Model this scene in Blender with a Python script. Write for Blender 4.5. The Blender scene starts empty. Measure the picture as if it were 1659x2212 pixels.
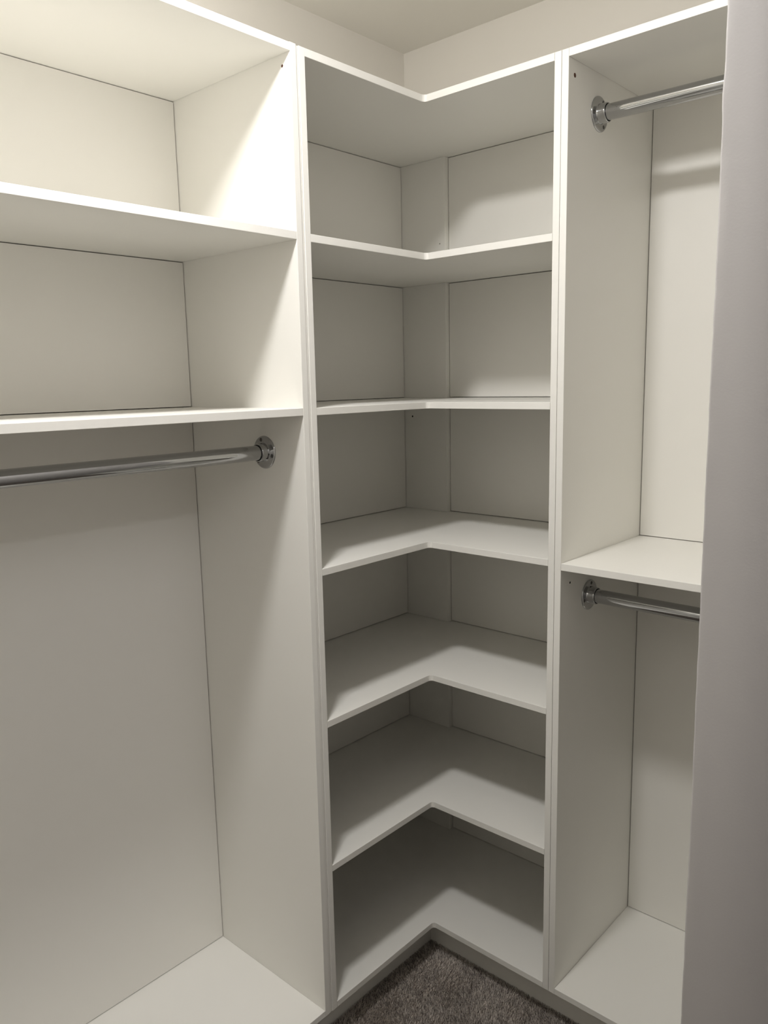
import bpy, bmesh, math, random
import numpy as np
from mathutils import Vector, Matrix

random.seed(4)
scene = bpy.context.scene
C = scene.collection

# ------------------------------------------------------------------ units
S = 1.1                       # metres per layout unit
ZF, ZO = -0.0046, 0.008       # layout floor height, carpet build-up


def zz(z):
    return S * (z - ZF) + ZO


# ------------------------------------------------------------------ camera
yaw, pitch, roll, fpx = 0.7348, -0.1632, -0.0210, 1711.372
cy_, sy_, cp_, sp_ = math.cos(yaw), math.sin(yaw), math.cos(pitch), math.sin(pitch)
fwd = Vector((-sy_ * cp_, cy_ * cp_, sp_))
right = Vector((cy_, sy_, 0))
up = right.cross(fwd)
c_, s_ = math.cos(roll), math.sin(roll)
r2 = c_ * right + s_ * up
u2 = -s_ * right + c_ * up
cam = bpy.data.objects.new('camera', bpy.data.cameras.new('camera'))
C.objects.link(cam)
M = Matrix.Identity(4)
for i in range(3):
    M[i][0], M[i][1], M[i][2] = r2[i], u2[i], -fwd[i]
M[0][3], M[1][3], M[2][3] = 1.1651 * S, -1.4481 * S, zz(1.4846)
cam.matrix_world = M
cam.data.sensor_fit = 'HORIZONTAL'
cam.data.sensor_width = 36
cam.data.lens = fpx / 1659 * 36
cam.data.clip_start = 0.02
scene.camera = cam

# ------------------------------------------------------------------ world, exposure
world = bpy.data.worlds.new('world')
scene.world = world
world.use_nodes = True
bg = world.node_tree.nodes['Background']
bg.inputs[0].default_value = (1.0, 0.97, 0.93, 1)
bg.inputs[1].default_value = 0.0
LAMP = 222.0           # closet ceiling lamp, emission strength
DEPTH = 0.040          # how far its dome stands out
LAMP_COL = (1.0, 0.986, 0.99)
HALL_FILL = 44.0            # unseen fill lamp, added outside the doorway to soften the contrast
HALL_FILL_COL = (0.96, 0.95, 1.0)
vs = scene.view_settings
vs.view_transform = 'Standard'
vs.look = 'None'
vs.gamma = 1
vs.use_curve_mapping = False
vs.exposure = 0.0

# ------------------------------------------------------------------ materials


def mat_new(name):
    m = bpy.data.materials.new(name)
    m.use_nodes = True
    nt = m.node_tree
    return m, nt, nt.nodes['Principled BSDF']


def noise_mat(name, col_a, col_b, rough, nscale, bscale, bstr, bdist=0.0005, spec=0.5):
    m, nt, b = mat_new(name)
    tc = nt.nodes.new('ShaderNodeTexCoord')
    n1 = nt.nodes.new('ShaderNodeTexNoise')
    n1.inputs['Scale'].default_value = nscale
    n1.inputs['Detail'].default_value = 3
    nt.links.new(tc.outputs['Object'], n1.inputs['Vector'])
    mix = nt.nodes.new('ShaderNodeMix')
    mix.data_type = 'RGBA'
    mix.inputs['A'].default_value = (*col_a, 1)
    mix.inputs['B'].default_value = (*col_b, 1)
    nt.links.new(n1.outputs['Fac'], mix.inputs['Factor'])
    nt.links.new(mix.outputs['Result'], b.inputs['Base Color'])
    b.inputs['Roughness'].default_value = rough
    b.inputs['Specular IOR Level'].default_value = spec
    n2 = nt.nodes.new('ShaderNodeTexNoise')
    n2.inputs['Scale'].default_value = bscale
    n2.inputs['Detail'].default_value = 2
    nt.links.new(tc.outputs['Object'], n2.inputs['Vector'])
    bump = nt.nodes.new('ShaderNodeBump')
    bump.inputs['Strength'].default_value = bstr
    bump.inputs['Distance'].default_value = bdist
    nt.links.new(n2.outputs['Fac'], bump.inputs['Height'])
    nt.links.new(bump.outputs['Normal'], b.inputs['Normal'])
    return m


def plain_mat(name, col, rough=0.5, metal=0.0):
    m, nt, b = mat_new(name)
    n = nt.nodes.new('ShaderNodeTexNoise')
    n.inputs['Scale'].default_value = 60
    ramp = nt.nodes.new('ShaderNodeMapRange')
    ramp.inputs['To Min'].default_value = rough * 0.9
    ramp.inputs['To Max'].default_value = rough * 1.1
    nt.links.new(n.outputs['Fac'], ramp.inputs['Value'])
    nt.links.new(ramp.outputs['Result'], b.inputs['Roughness'])
    b.inputs['Base Color'].default_value = (*col, 1)
    b.inputs['Metallic'].default_value = metal
    return m


MELAMINE = noise_mat('white_melamine', (0.890, 0.874, 0.815), (0.900, 0.884, 0.825), 0.42, 6, 900, 0.10)
BACKING = noise_mat('white_backing_board', (0.885, 0.866, 0.805), (0.895, 0.876, 0.815), 0.45, 5, 900, 0.08)
WALL = noise_mat('cream_wall_paint', (0.825, 0.792, 0.720), (0.835, 0.802, 0.73), 0.6, 3, 260, 0.12)
CEIL = noise_mat('ceiling_paint', (0.93, 0.905, 0.835), (0.94, 0.915, 0.845), 0.7, 2, 200, 0.12)
JAMB = noise_mat('mauve_grey_wall_paint', (0.520, 0.500, 0.487), (0.535, 0.515, 0.502), 0.5, 9, 320, 0.18)
CHROME = plain_mat('chrome', (0.47, 0.475, 0.48), 0.06, 1.0)
SCREW = plain_mat('screw_steel', (0.13, 0.125, 0.12), 0.25, 1.0)
HOLE = plain_mat('bare_particle_board', (0.10, 0.040, 0.022), 0.8)
DARK = plain_mat('dark_hole', (0.02, 0.018, 0.016), 0.8)
LAMPWHITE = plain_mat('lamp_base_white', (0.8, 0.8, 0.78), 0.4)


def emit_mat(name, col, strength):
    m = bpy.data.materials.new(name)
    m.use_nodes = True
    nt = m.node_tree
    nt.nodes.clear()
    e = nt.nodes.new('ShaderNodeEmission')
    e.inputs[0].default_value = (*col, 1)
    e.inputs[1].default_value = strength
    o = nt.nodes.new('ShaderNodeOutputMaterial')
    nt.links.new(e.outputs[0], o.inputs[0])
    return m


def carpet_mat():
    m, nt, b = mat_new('grey_brown_carpet')
    at = nt.nodes.new('ShaderNodeAttribute')
    at.attribute_name = 'tint'
    ramp = nt.nodes.new('ShaderNodeValToRGB')
    ramp.color_ramp.elements[0].color = (0.24, 0.210, 0.184, 1)
    ramp.color_ramp.elements[1].color = (0.92, 0.845, 0.765, 1)
    nt.links.new(at.outputs['Fac'], ramp.inputs['Fac'])
    nt.links.new(ramp.outputs['Color'], b.inputs['Base Color'])
    b.inputs['Roughness'].default_value = 0.9
    b.inputs['Specular IOR Level'].default_value = 0.1
    return m


PILE = carpet_mat()
CARPET = noise_mat('carpet_backing', (0.16, 0.137, 0.122), (0.30, 0.26, 0.235), 0.95, 400, 700, 0.4, 0.002, 0.1)

# ------------------------------------------------------------------ helpers


def link(name, bm, material, parent=None, smooth=False, angle=40):
    me = bpy.data.meshes.new(name)
    bmesh.ops.recalc_face_normals(bm, faces=bm.faces)
    if parent is not None:
        bmesh.ops.translate(bm, verts=bm.verts, vec=-world_loc(parent))
    bm.to_mesh(me)
    bm.free()
    me.materials.append(material)
    if smooth:
        me.polygons.foreach_set('use_smooth', [True] * len(me.polygons))
        me.set_sharp_from_angle(angle=math.radians(angle))
    ob = bpy.data.objects.new(name, me)
    C.objects.link(ob)
    if parent is not None:
        ob.parent = parent
    return ob


def world_loc(o):
    v = o.location.copy()
    while o.parent is not None:
        o = o.parent
        v += o.location
    return v


def thing(name, label, cat, loc, group=None):
    o = bpy.data.objects.new(name, None)
    o.empty_display_size = 0.1
    o.location = loc
    C.objects.link(o)
    o['label'] = label
    o['category'] = cat
    if group:
        o['group'] = group
    return o


def structure(o, label=None):
    o['kind'] = 'structure'
    if label:
        o['label'] = label
    return o


def bm_box(bm, x0, x1, y0, y1, z0, z1):
    v = [bm.verts.new(p) for p in ((x0, y0, z0), (x1, y0, z0), (x1, y1, z0), (x0, y1, z0),
                                   (x0, y0, z1), (x1, y0, z1), (x1, y1, z1), (x0, y1, z1))]
    for f in ((3, 2, 1, 0), (4, 5, 6, 7), (0, 1, 5, 4), (1, 2, 6, 5), (2, 3, 7, 6), (3, 0, 4, 7)):
        bm.faces.new([v[i] for i in f])


def board(name, x0, x1, y0, y1, z0, z1, parent, material=None, bev=0.0007):
    bm = bmesh.new()
    bm_box(bm, x0, x1, y0, y1, z0, z1)
    if bev:
        bmesh.ops.bevel(bm, geom=bm.edges[:], offset=bev, segments=2, affect='EDGES', profile=0.5)
    return link(name, bm, material or MELAMINE, parent)


def prism(name, outline, z0, z1, parent, material=None, bev=0.0007):
    bm = bmesh.new()
    vs_ = [bm.verts.new((x, y, z0)) for x, y in outline]
    f = bm.faces.new(vs_)
    r = bmesh.ops.extrude_face_region(bm, geom=[f])
    for e in r['geom']:
        if isinstance(e, bmesh.types.BMVert):
            e.co.z = z1
    if bev:
        es = [e for e in bm.edges if abs(e.verts[0].co.z - e.verts[1].co.z) < 1e-6]
        bmesh.ops.bevel(bm, geom=es, offset=bev, segments=2, affect='EDGES', profile=0.5)
    return link(name, bm, material or MELAMINE, parent)


def frame_of(axis):
    a = Vector(axis).normalized()
    u = Vector((0, 0, 1))
    v = a.cross(u)
    return a, u, v


def lathe(name, origin, axis, prof, material, parent, seg=48, close=True):
    """prof: list of (distance along axis, radius)"""
    a, u, v = frame_of(axis)
    o = Vector(origin)
    bm = bmesh.new()
    rings = []
    for d, r in prof:
        if r <= 1e-7:
            rings.append([bm.verts.new(o + a * d)])
        else:
            rings.append([bm.verts.new(o + a * d + r * (math.cos(2 * math.pi * k / seg) * u + math.sin(2 * math.pi * k / seg) * v))
                          for k in range(seg)])
    for A, B in zip(rings[:-1], rings[1:]):
        for k in range(seg):
            k2 = (k + 1) % seg
            if len(A) == 1:
                bm.faces.new((A[0], B[k], B[k2]))
            elif len(B) == 1:
                bm.faces.new((A[k], B[0], A[k2]))
            else:
                bm.faces.new((A[k], B[k], B[k2], A[k2]))
    return link(name, bm, material, parent, smooth=True, angle=35)


# ------------------------------------------------------------------ layout (metres)
T = 0.0149 * S
a, b, a2, b2 = 0.3524 * S, 0.3223 * S, 0.3887 * S, 0.3529 * S
DL, DR, DRS, XS = 0.3834 * S, 0.3842 * S, 0.3681 * S, -0.2279 * S
DLL, DRR = 0.3741 * S, 0.3799 * S
ZT = zz(2.1)
ZB = zz(0.0990)
SH = [zz(v) for v in (1.7681, 1.4355, 1.1054, 0.7722, 0.4364)]
L1, L2, R1 = zz(1.7690), zz(1.4364), zz(1.1005)
K = 0.0506 * S
XW, YW, ZC = -0.4171 * S, 0.4291 * S, zz(2.4094)
YN = -0.60 * S           # doorway reveal facing the camera
XN = 0.8590 * S          # closet face of the doorway wall
WT = 0.11                # doorway wall thickness
YD = YN - 0.90           # other side of the doorway
YF = -1.78               # closet end wall behind the left unit
LEND = -1.72             # end of the left unit
HX, HY0, HY1 = 2.9, -3.1, 1.3   # room outside
G = 0.0019               # shadow gap round the backing boards
BK = 0.012               # backing board thickness

# ------------------------------------------------------------------ room shell
bm = bmesh.new(); bm_box(bm, XW - 0.1, HX + 0.1, HY0 - 0.1, HY1 + 0.1, -0.1, 0.0)
structure(link('floor', bm, CARPET), 'grey-brown carpet floor')
bm = bmesh.new(); bm_box(bm, XW - 0.1, HX + 0.1, HY0 - 0.1, HY1 + 0.1, ZC, ZC + 0.1)
structure(link('ceiling', bm, CEIL), 'off-white painted ceiling')
bm = bmesh.new(); bm_box(bm, XW - 0.1, XW, YF, YW, 0, ZC)
structure(link('wall_left', bm, WALL), 'cream wall above the left wardrobe')
bm = bmesh.new(); bm_box(bm, XW - 0.1, XN + WT, YW, YW + 0.1, 0, ZC)
structure(link('wall_back', bm, WALL), 'cream wall above the right wardrobe')
bm = bmesh.new(); bm_box(bm, XW - 0.1, XN + WT, YF - 0.1, YF, 0, ZC)
structure(link('wall_front', bm, WALL), 'closet end wall behind the viewer')


def doorway_wall():
    """wall with the doorway: nib with a rounded, slightly wobbly plaster arris, far pier, lintel"""
    bm = bmesh.new()
    rr = 0.0032
    zs = [0.0]
    rnd = random.Random(11)
    while zs[-1] < 2.14 - 0.02:
        zs.append(zs[-1] + 0.012)
    zs[-1] = 2.14
    zs.append(ZC)
    prev = None
    wob, wob2 = 0.0, 0.0
    for z in zs:
        wob = wob * 0.82 + rnd.uniform(-1, 1) * 0.00028
        wob2 = wob2 * 0.7 + rnd.uniform(-1, 1) * 0.00018
        lump = 0.0011 * math.exp(-((z - 1.945) / 0.018) ** 2) - 0.0011 * math.exp(-((z - 1.735) / 0.006) ** 2)
        prof = [(XN, YW)]
        prof.append((XN, YN + 0.02))
        for k in range(6):
            ang = math.pi + k / 5 * math.pi / 2
            prof.append((XN + rr + rr * math.cos(ang) + wob - lump, YN + rr + rr * math.sin(ang) + (wob2 if 0 < k < 5 else 0)))
        prof.append((XN + 0.012, YN + wob2 * 0.4))
        prof.append((XN + 0.03, YN))
        prof.append((XN + WT - 0.004, YN))
        prof.append((XN + WT, YN + 0.004))
        prof.append((XN + WT, YW))
        ring = [bm.verts.new((x, y, z)) for x, y in prof]
        if prev:
            n = len(ring)
            for k in range(n):
                bm.faces.new((prev[k], prev[(k + 1) % n], ring[(k + 1) % n], ring[k]))
        else:
            bm.faces.new(ring[::-1])
        prev = ring
    bm.faces.new(prev)
    bm_box(bm, XN, XN + WT, YF - 0.1, YD, 0, ZC)
    bm_box(bm, XN, XN + WT, YD, YN + 0.002, 2.14, ZC)
    return link('wall_right', bm, JAMB, smooth=True, angle=60)


structure(doorway_wall(), 'mauve-grey doorway wall edge in the right foreground')
bm = bmesh.new(); bm_box(bm, HX, HX + 0.1, HY0, HY1, 0, ZC)
structure(link('wall_hall_right', bm, WALL), 'outer room wall behind the viewer')
bm = bmesh.new(); bm_box(bm, XN + WT, HX, HY1, HY1 + 0.1, 0, ZC)
structure(link('wall_hall_back', bm, WALL), 'outer room wall')
bm = bmesh.new(); bm_box(bm, XN + WT, HX, HY0 - 0.1, HY0, 0, ZC)
structure(link('wall_hall_front', bm, WALL), 'outer room wall')
bm = bmesh.new(); bm_box(bm, XN, XN + WT, HY0, YF - 0.1, 0, ZC)
structure(link('wall_hall_left', bm, WALL), 'outer room wall beside the closet')
bm = bmesh.new(); bm_box(bm, XN, XN + WT, YW + 0.0, HY1, 0, ZC)
structure(link('wall_hall_end', bm, WALL), 'outer room wall beside the closet')

# recessed plinths under the cabinets
kz = ZB - T - 0.0005
bm = bmesh.new(); bm_box(bm, -K - 0.016, -K, LEND, K + 0.0, 0.0, kz)
structure(link('baseboard_left', bm, MELAMINE), 'recessed white plinth under the left wardrobe')
bm = bmesh.new(); bm_box(bm, -K - 0.016, XN - 0.002, K, K + 0.016, 0.0, kz)
structure(link('baseboard_back', bm, MELAMINE), 'recessed white plinth under the right wardrobe')

# ------------------------------------------------------------------ corner shelving unit
cu = thing('corner_shelf_unit', 'white corner unit with L-shaped shelves between the two wardrobes', 'shelf unit', (-DL, DR, ZB - T))
board('side_panel', XW + 0.004, 0, -a - T, -a, ZB - T, ZT, cu)
board('side_panel', b, b + T, 0, YW - 0.004, ZB - T, ZT, cu)


def ell(r=0.010, n=6):
    """L outline: front edges on x=0 and y=0, inner corner eased"""
    e = 0.0003
    pts = [(0, -a + e)]
    # concave corner: the edge steps from x=0 to y=0 round a small fillet centred in the open quadrant
    cx_, cy2 = r, -r
    for k in range(n + 1):
        ang = math.pi - k / n * math.pi / 2
        pts.append((cx_ + r * math.cos(ang), cy2 + r * math.sin(ang)))
    pts += [(b - e, 0), (b - e, DR + BK), (-DL - BK, DR + BK), (-DL - BK, -a + e)]
    return pts


prism('top_panel', ell(), ZT - T, ZT, cu)
for z in SH:
    prism('shelf', ell(), z - T, z, cu)
prism('base_shelf', ell(), ZB - T, ZB, cu)
bays = list(zip([ZB] + SH[::-1], [z - T for z in SH[::-1] + [ZT]]))
for z0, z1 in bays:
    board('back_panel', -DL - BK, -DL, -a + G, DRS - G, z0 + G, z1 - G, cu, BACKING, 0.0004)
    board('back_panel', XS + G, b - G, DR, DR + BK, z0 + G, z1 - G, cu, BACKING, 0.0004)
    board('corner_strip', -DL - BK, XS, DRS, DR + BK, z0 + 0.0002, z1 - 0.0002, cu, MELAMINE, 0.0005)

# ------------------------------------------------------------------ left wardrobe
lu = thing('hanging_wardrobe', 'open white wardrobe on the left with two shelves over a hanging bay', 'wardrobe', (-DLL, -a2, ZB - T))
board('side_panel', XW + 0.004, 0, -a2, -a2 + T, ZB - T, ZT + 0.001, lu)
board('side_panel', XW + 0.004, 0, LEND, LEND + T, ZB - T, ZT + 0.001, lu)
board('filler_strip', -0.30, -0.0016, -a2 + T + 0.0009, -a - T - 0.0009, ZB - T, ZT - 0.001, lu)
e = 0.0003
board('top_panel', -DLL - BK, 0, LEND + T + e, -a2 - e, ZT - T, ZT, lu)
board('shelf', -DLL - BK, 0, LEND + T + e, -a2 - e, L1 - T, L1, lu)
board('shelf', -DLL - BK, 0, LEND + T + e, -a2 - e, L2 - T, L2, lu)
board('base_shelf', -DLL - BK, 0, LEND + T + e, -a2 - e, ZB - T, ZB, lu)
for z0, z1 in ((ZB, L2 - T), (L2, L1 - T), (L1, ZT - T)):
    board('back_panel', -DLL - BK, -DLL, LEND + T + G, -a2 - G, z0 + G, z1 - G, lu, BACKING, 0.0004)

# ------------------------------------------------------------------ right wardrobe
RX = XN - 0.003
ru = thing('hanging_wardrobe', 'open white wardrobe on the right with one shelf between two rails', 'wardrobe', (b2, DRR, ZB - T))
board('side_panel', b2 - T, b2, 0, YW - 0.004, ZB - T, ZT, ru)
board('side_panel', RX - T, RX, 0, YW - 0.004, ZB - T, ZT, ru)
board('top_panel', b2 + e, RX - T - e, 0, DRR + BK, ZT - T, ZT, ru)
board('shelf', b2 + e, RX - T - e, 0, DRR + BK, R1 - T, R1, ru)
board('base_shelf', b2 + e, RX - T - e, 0, DRR + BK, ZB - T, ZB, ru)
for z0, z1 in ((ZB, R1 - T), (R1, ZT - T)):
    board('back_panel', b2 + G, RX - T - G, DRR, DRR + BK, z0 + G, z1 - G, ru, BACKING, 0.0004)


# screw holes left in the melamine
def hole(parent, pos, axis, r, material, squash=1.0, tilt=0.0):
    o = lathe('screw_hole', pos, axis, [(0.0, r * 1.0), (0.00025, r * 0.97), (0.0003, r * 0.8), (0.0001, r * 0.4), (0.0001, 0)], material, parent, seg=14)
    return o


hole(ru, (b2, 0.0239 * S, zz(2.0574)), (1, 0, 0), 0.0048, HOLE)
hole(ru, (b2, 0.0402 * S, zz(1.0514)), (1, 0, 0), 0.0030, DARK)
hole(lu, (-0.0230 * S, -a2, zz(2.0650)), (0, -1, 0), 0.0030, HOLE)
hole(cu, (-0.3536 * S, DRS, zz(1.3809)), (0, -1, 0), 0.0030, DARK)
hole(cu, (-0.2460 * S, DRS, zz(1.8592)), (0, -1, 0), 0.0016, SCREW)


# ------------------------------------------------------------------ clothes rails
def rail(label, start, end, spin):
    st, en = Vector(start), Vector(end)
    ax = (en - st).normalized()
    ln = (en - st).length
    t = thing('clothes_rail', label, 'clothes rail', st, 'chrome clothes rails')
    R = 0.0170
    lathe('rod', st, ax, [(0.012, 0.0), (0.012, R * 0.96), (0.0126, R), (0.0135, R), (0.03, R), (ln - 0.03, R), (ln - 0.0135, R), (ln - 0.0126, R), (ln - 0.012, R * 0.96), (ln - 0.012, 0)], CHROME, t, seg=64)
    for o, d in ((st, ax), (en, -ax)):
        RF = 0.0375
        prof = [(0.0, RF), (0.0016, RF), (0.0026, RF - 0.0006), (0.0034, RF - 0.0022), (0.0036, RF - 0.004),
                (0.0036, 0.0232), (0.0042, 0.0216), (0.0056, 0.0210), (0.0205, 0.0208), (0.0222, 0.0205), (0.0230, 0.0197),
                (0.0230, 0.0187), (0.0222, 0.0180), (0.010, 0.0178), (0.010, 0.0)]
        f = lathe('flange', o, d, prof, CHROME, t, seg=64)
        a_, u_, v_ = frame_of(d)
        for k in range(3):
            ang = spin + k * 2 * math.pi / 3
            c0 = o + a_ * 0.0036 + 0.0295 * (math.cos(ang) * u_ + math.sin(ang) * v_)
            lathe('screw', c0, a_, [(-0.0002, 0.0042), (0.0003, 0.0042), (0.0004, 0.0034), (-0.0004 + 0.0006, 0.0031), (0.0007, 0.0028), (0.0008, 0.0016), (0.0002, 0.0012), (0.0002, 0)], SCREW, f, seg=16)


rail('chrome clothes rail in the left wardrobe below its lower shelf', (-0.1230 * S, -a2, zz(1.3445)), (-0.1230 * S, LEND + T, zz(1.3445)), 0.28)
rail('upper chrome clothes rail under the top of the right wardrobe', (b2, 0.125 * S, zz(2.0090)), (RX - T, 0.125 * S, zz(2.0030)), -0.45)
rail('lower chrome clothes rail below the shelf of the right wardrobe', (b2, 0.1265 * S, zz(1.0065)), (RX - T, 0.1265 * S, zz(1.0015)), -0.2)


# ------------------------------------------------------------------ closet ceiling lamp (above the frame), added fill lamp outside
def lamp(label, x, y, radius, depth, col, strength):
    """round oyster light: trim ring and glowing opal dome"""
    t = thing('ceiling_light', label, 'ceiling light', (x, y, ZC))
    n = 40
    bm = bmesh.new()
    rings = []
    for d, r in ((0, radius * 1.15), (0.014, radius * 1.15), (0.018, radius * 1.11), (0.018, radius * 1.02), (0.012, radius)):
        rings.append([bm.verts.new((x + r * math.cos(2 * math.pi * k / n), y + r * math.sin(2 * math.pi * k / n), ZC - d)) for k in range(n)])
    for A, B in zip(rings[:-1], rings[1:]):
        for k in range(n):
            bm.faces.new((A[k], A[(k + 1) % n], B[(k + 1) % n], B[k]))
    link('trim_ring', bm, LAMPWHITE, t, smooth=True)
    bm = bmesh.new()
    prev = None
    n, m = 32, 6
    for i in range(m + 1):
        an = i / m * math.pi / 2
        rr, dd = radius * math.cos(an), 0.018 + depth * math.sin(an)
        if i == m:
            tip = bm.verts.new((x, y, ZC - dd))
            for k in range(n):
                bm.faces.new((prev[k], prev[(k + 1) % n], tip))
        else:
            ring = [bm.verts.new((x + rr * math.cos(2 * math.pi * k / n), y + rr * math.sin(2 * math.pi * k / n), ZC - dd)) for k in range(n)]
            if prev:
                for k in range(n):
                    bm.faces.new((prev[k], prev[(k + 1) % n], ring[(k + 1) % n], ring[k]))
            prev = ring
    link('diffuser', bm, emit_mat('lamp_glow', col, strength), t, smooth=True)
    return t


lamp('round white ceiling light of the closet', 0.32 * S, -0.87 * S, 0.085, DEPTH, LAMP_COL, LAMP)
lamp('added fill light on the unseen outer room ceiling', 1.95, -0.9, 0.15, 0.07, HALL_FILL_COL, HALL_FILL)  # added fill, out of view: lifts the lower left parts through the doorway


# ------------------------------------------------------------------ carpet pile
def carpet_pile():
    rng = np.random.default_rng(7)
    x0, x1, y0, y1 = -K, XN, -1.70, K
    step = 0.0023
    xs = np.arange(x0, x1, step)
    ys = np.arange(y0, y1, step)
    X, Y = np.meshgrid(xs, ys)
    X = X.ravel() + rng.uniform(-step, step, X.size) * 0.8
    Y = Y.ravel() + rng.uniform(-step, step, Y.size) * 0.8
    X = np.clip(X, x0 + 0.001, x1 - 0.001)
    Y = np.clip(Y, y0, y1 - 0.001)
    n = X.size

    def smooth(scale, seed):
        r = np.random.default_rng(seed)
        g = r.normal(size=(64, 96))
        u = (X - x0) / scale + 3
        v = (Y - y0) / scale + 3
        i, j = np.floor(u).astype(int) % 60, np.floor(v).astype(int) % 90
        fu, fv = u - np.floor(u), v - np.floor(v)
        fu, fv = fu * fu * (3 - 2 * fu), fv * fv * (3 - 2 * fv)
        return (g[i, j] * (1 - fu) * (1 - fv) + g[i + 1, j] * fu * (1 - fv) + g[i, j + 1] * (1 - fu) * fv + g[i + 1, j + 1] * fu * fv)

    nap = smooth(0.075, 3) + 0.6 * smooth(0.03, 5)
    tuft = smooth(0.006, 9)
    ang = 2 * math.pi * rng.random(n)
    leanx = 0.0035 * np.cos(ang) + 0.0022 * nap
    leany = 0.0035 * np.sin(ang) - 0.0018 * smooth(0.09, 12)
    h = 0.0085 + 0.0016 * rng.random(n) + 0.0007 * tuft + 0.0004 * nap
    w = 0.00085
    wa = 2 * math.pi * rng.random(n)
    dx, dy = w * np.cos(wa), w * np.sin(wa)
    co = np.empty((n, 4, 3), np.float32)
    co[:, 0] = np.stack([X - dx, Y - dy, np.zeros(n)], 1)
    co[:, 1] = np.stack([X + dx, Y + dy, np.zeros(n)], 1)
    co[:, 2] = np.stack([X + leanx + dx * 0.7, Y + leany + dy * 0.7, h], 1)
    co[:, 3] = np.stack([X + leanx - dx * 0.7, Y + leany - dy * 0.7, h], 1)
    me = bpy.data.meshes.new('carpet_pile')
    me.vertices.add(4 * n)
    me.vertices.foreach_set('co', co.ravel())
    me.loops.add(4 * n)
    me.loops.foreach_set('vertex_index', np.arange(4 * n, dtype=np.int32))
    me.polygons.add(n)
    me.polygons.foreach_set('loop_start', np.arange(0, 4 * n, 4, dtype=np.int32))
    me.polygons.foreach_set('loop_total', np.full(n, 4, dtype=np.int32))
    tint = np.clip(0.56 + 0.17 * rng.normal(size=n) + 0.15 * tuft + 0.13 * nap, 0, 1).astype(np.float32)
    at = me.attributes.new('tint', 'FLOAT', 'FACE')
    at.data.foreach_set('value', tint)
    me.materials.append(PILE)
    me.update()
    me.validate()
    o = bpy.data.objects.new('carpet_pile', me)
    C.objects.link(o)
    o['kind'] = 'stuff'
    o['label'] = 'grey-brown cut pile carpet in front of the plinth'
    o['category'] = 'carpet'


carpet_pile()
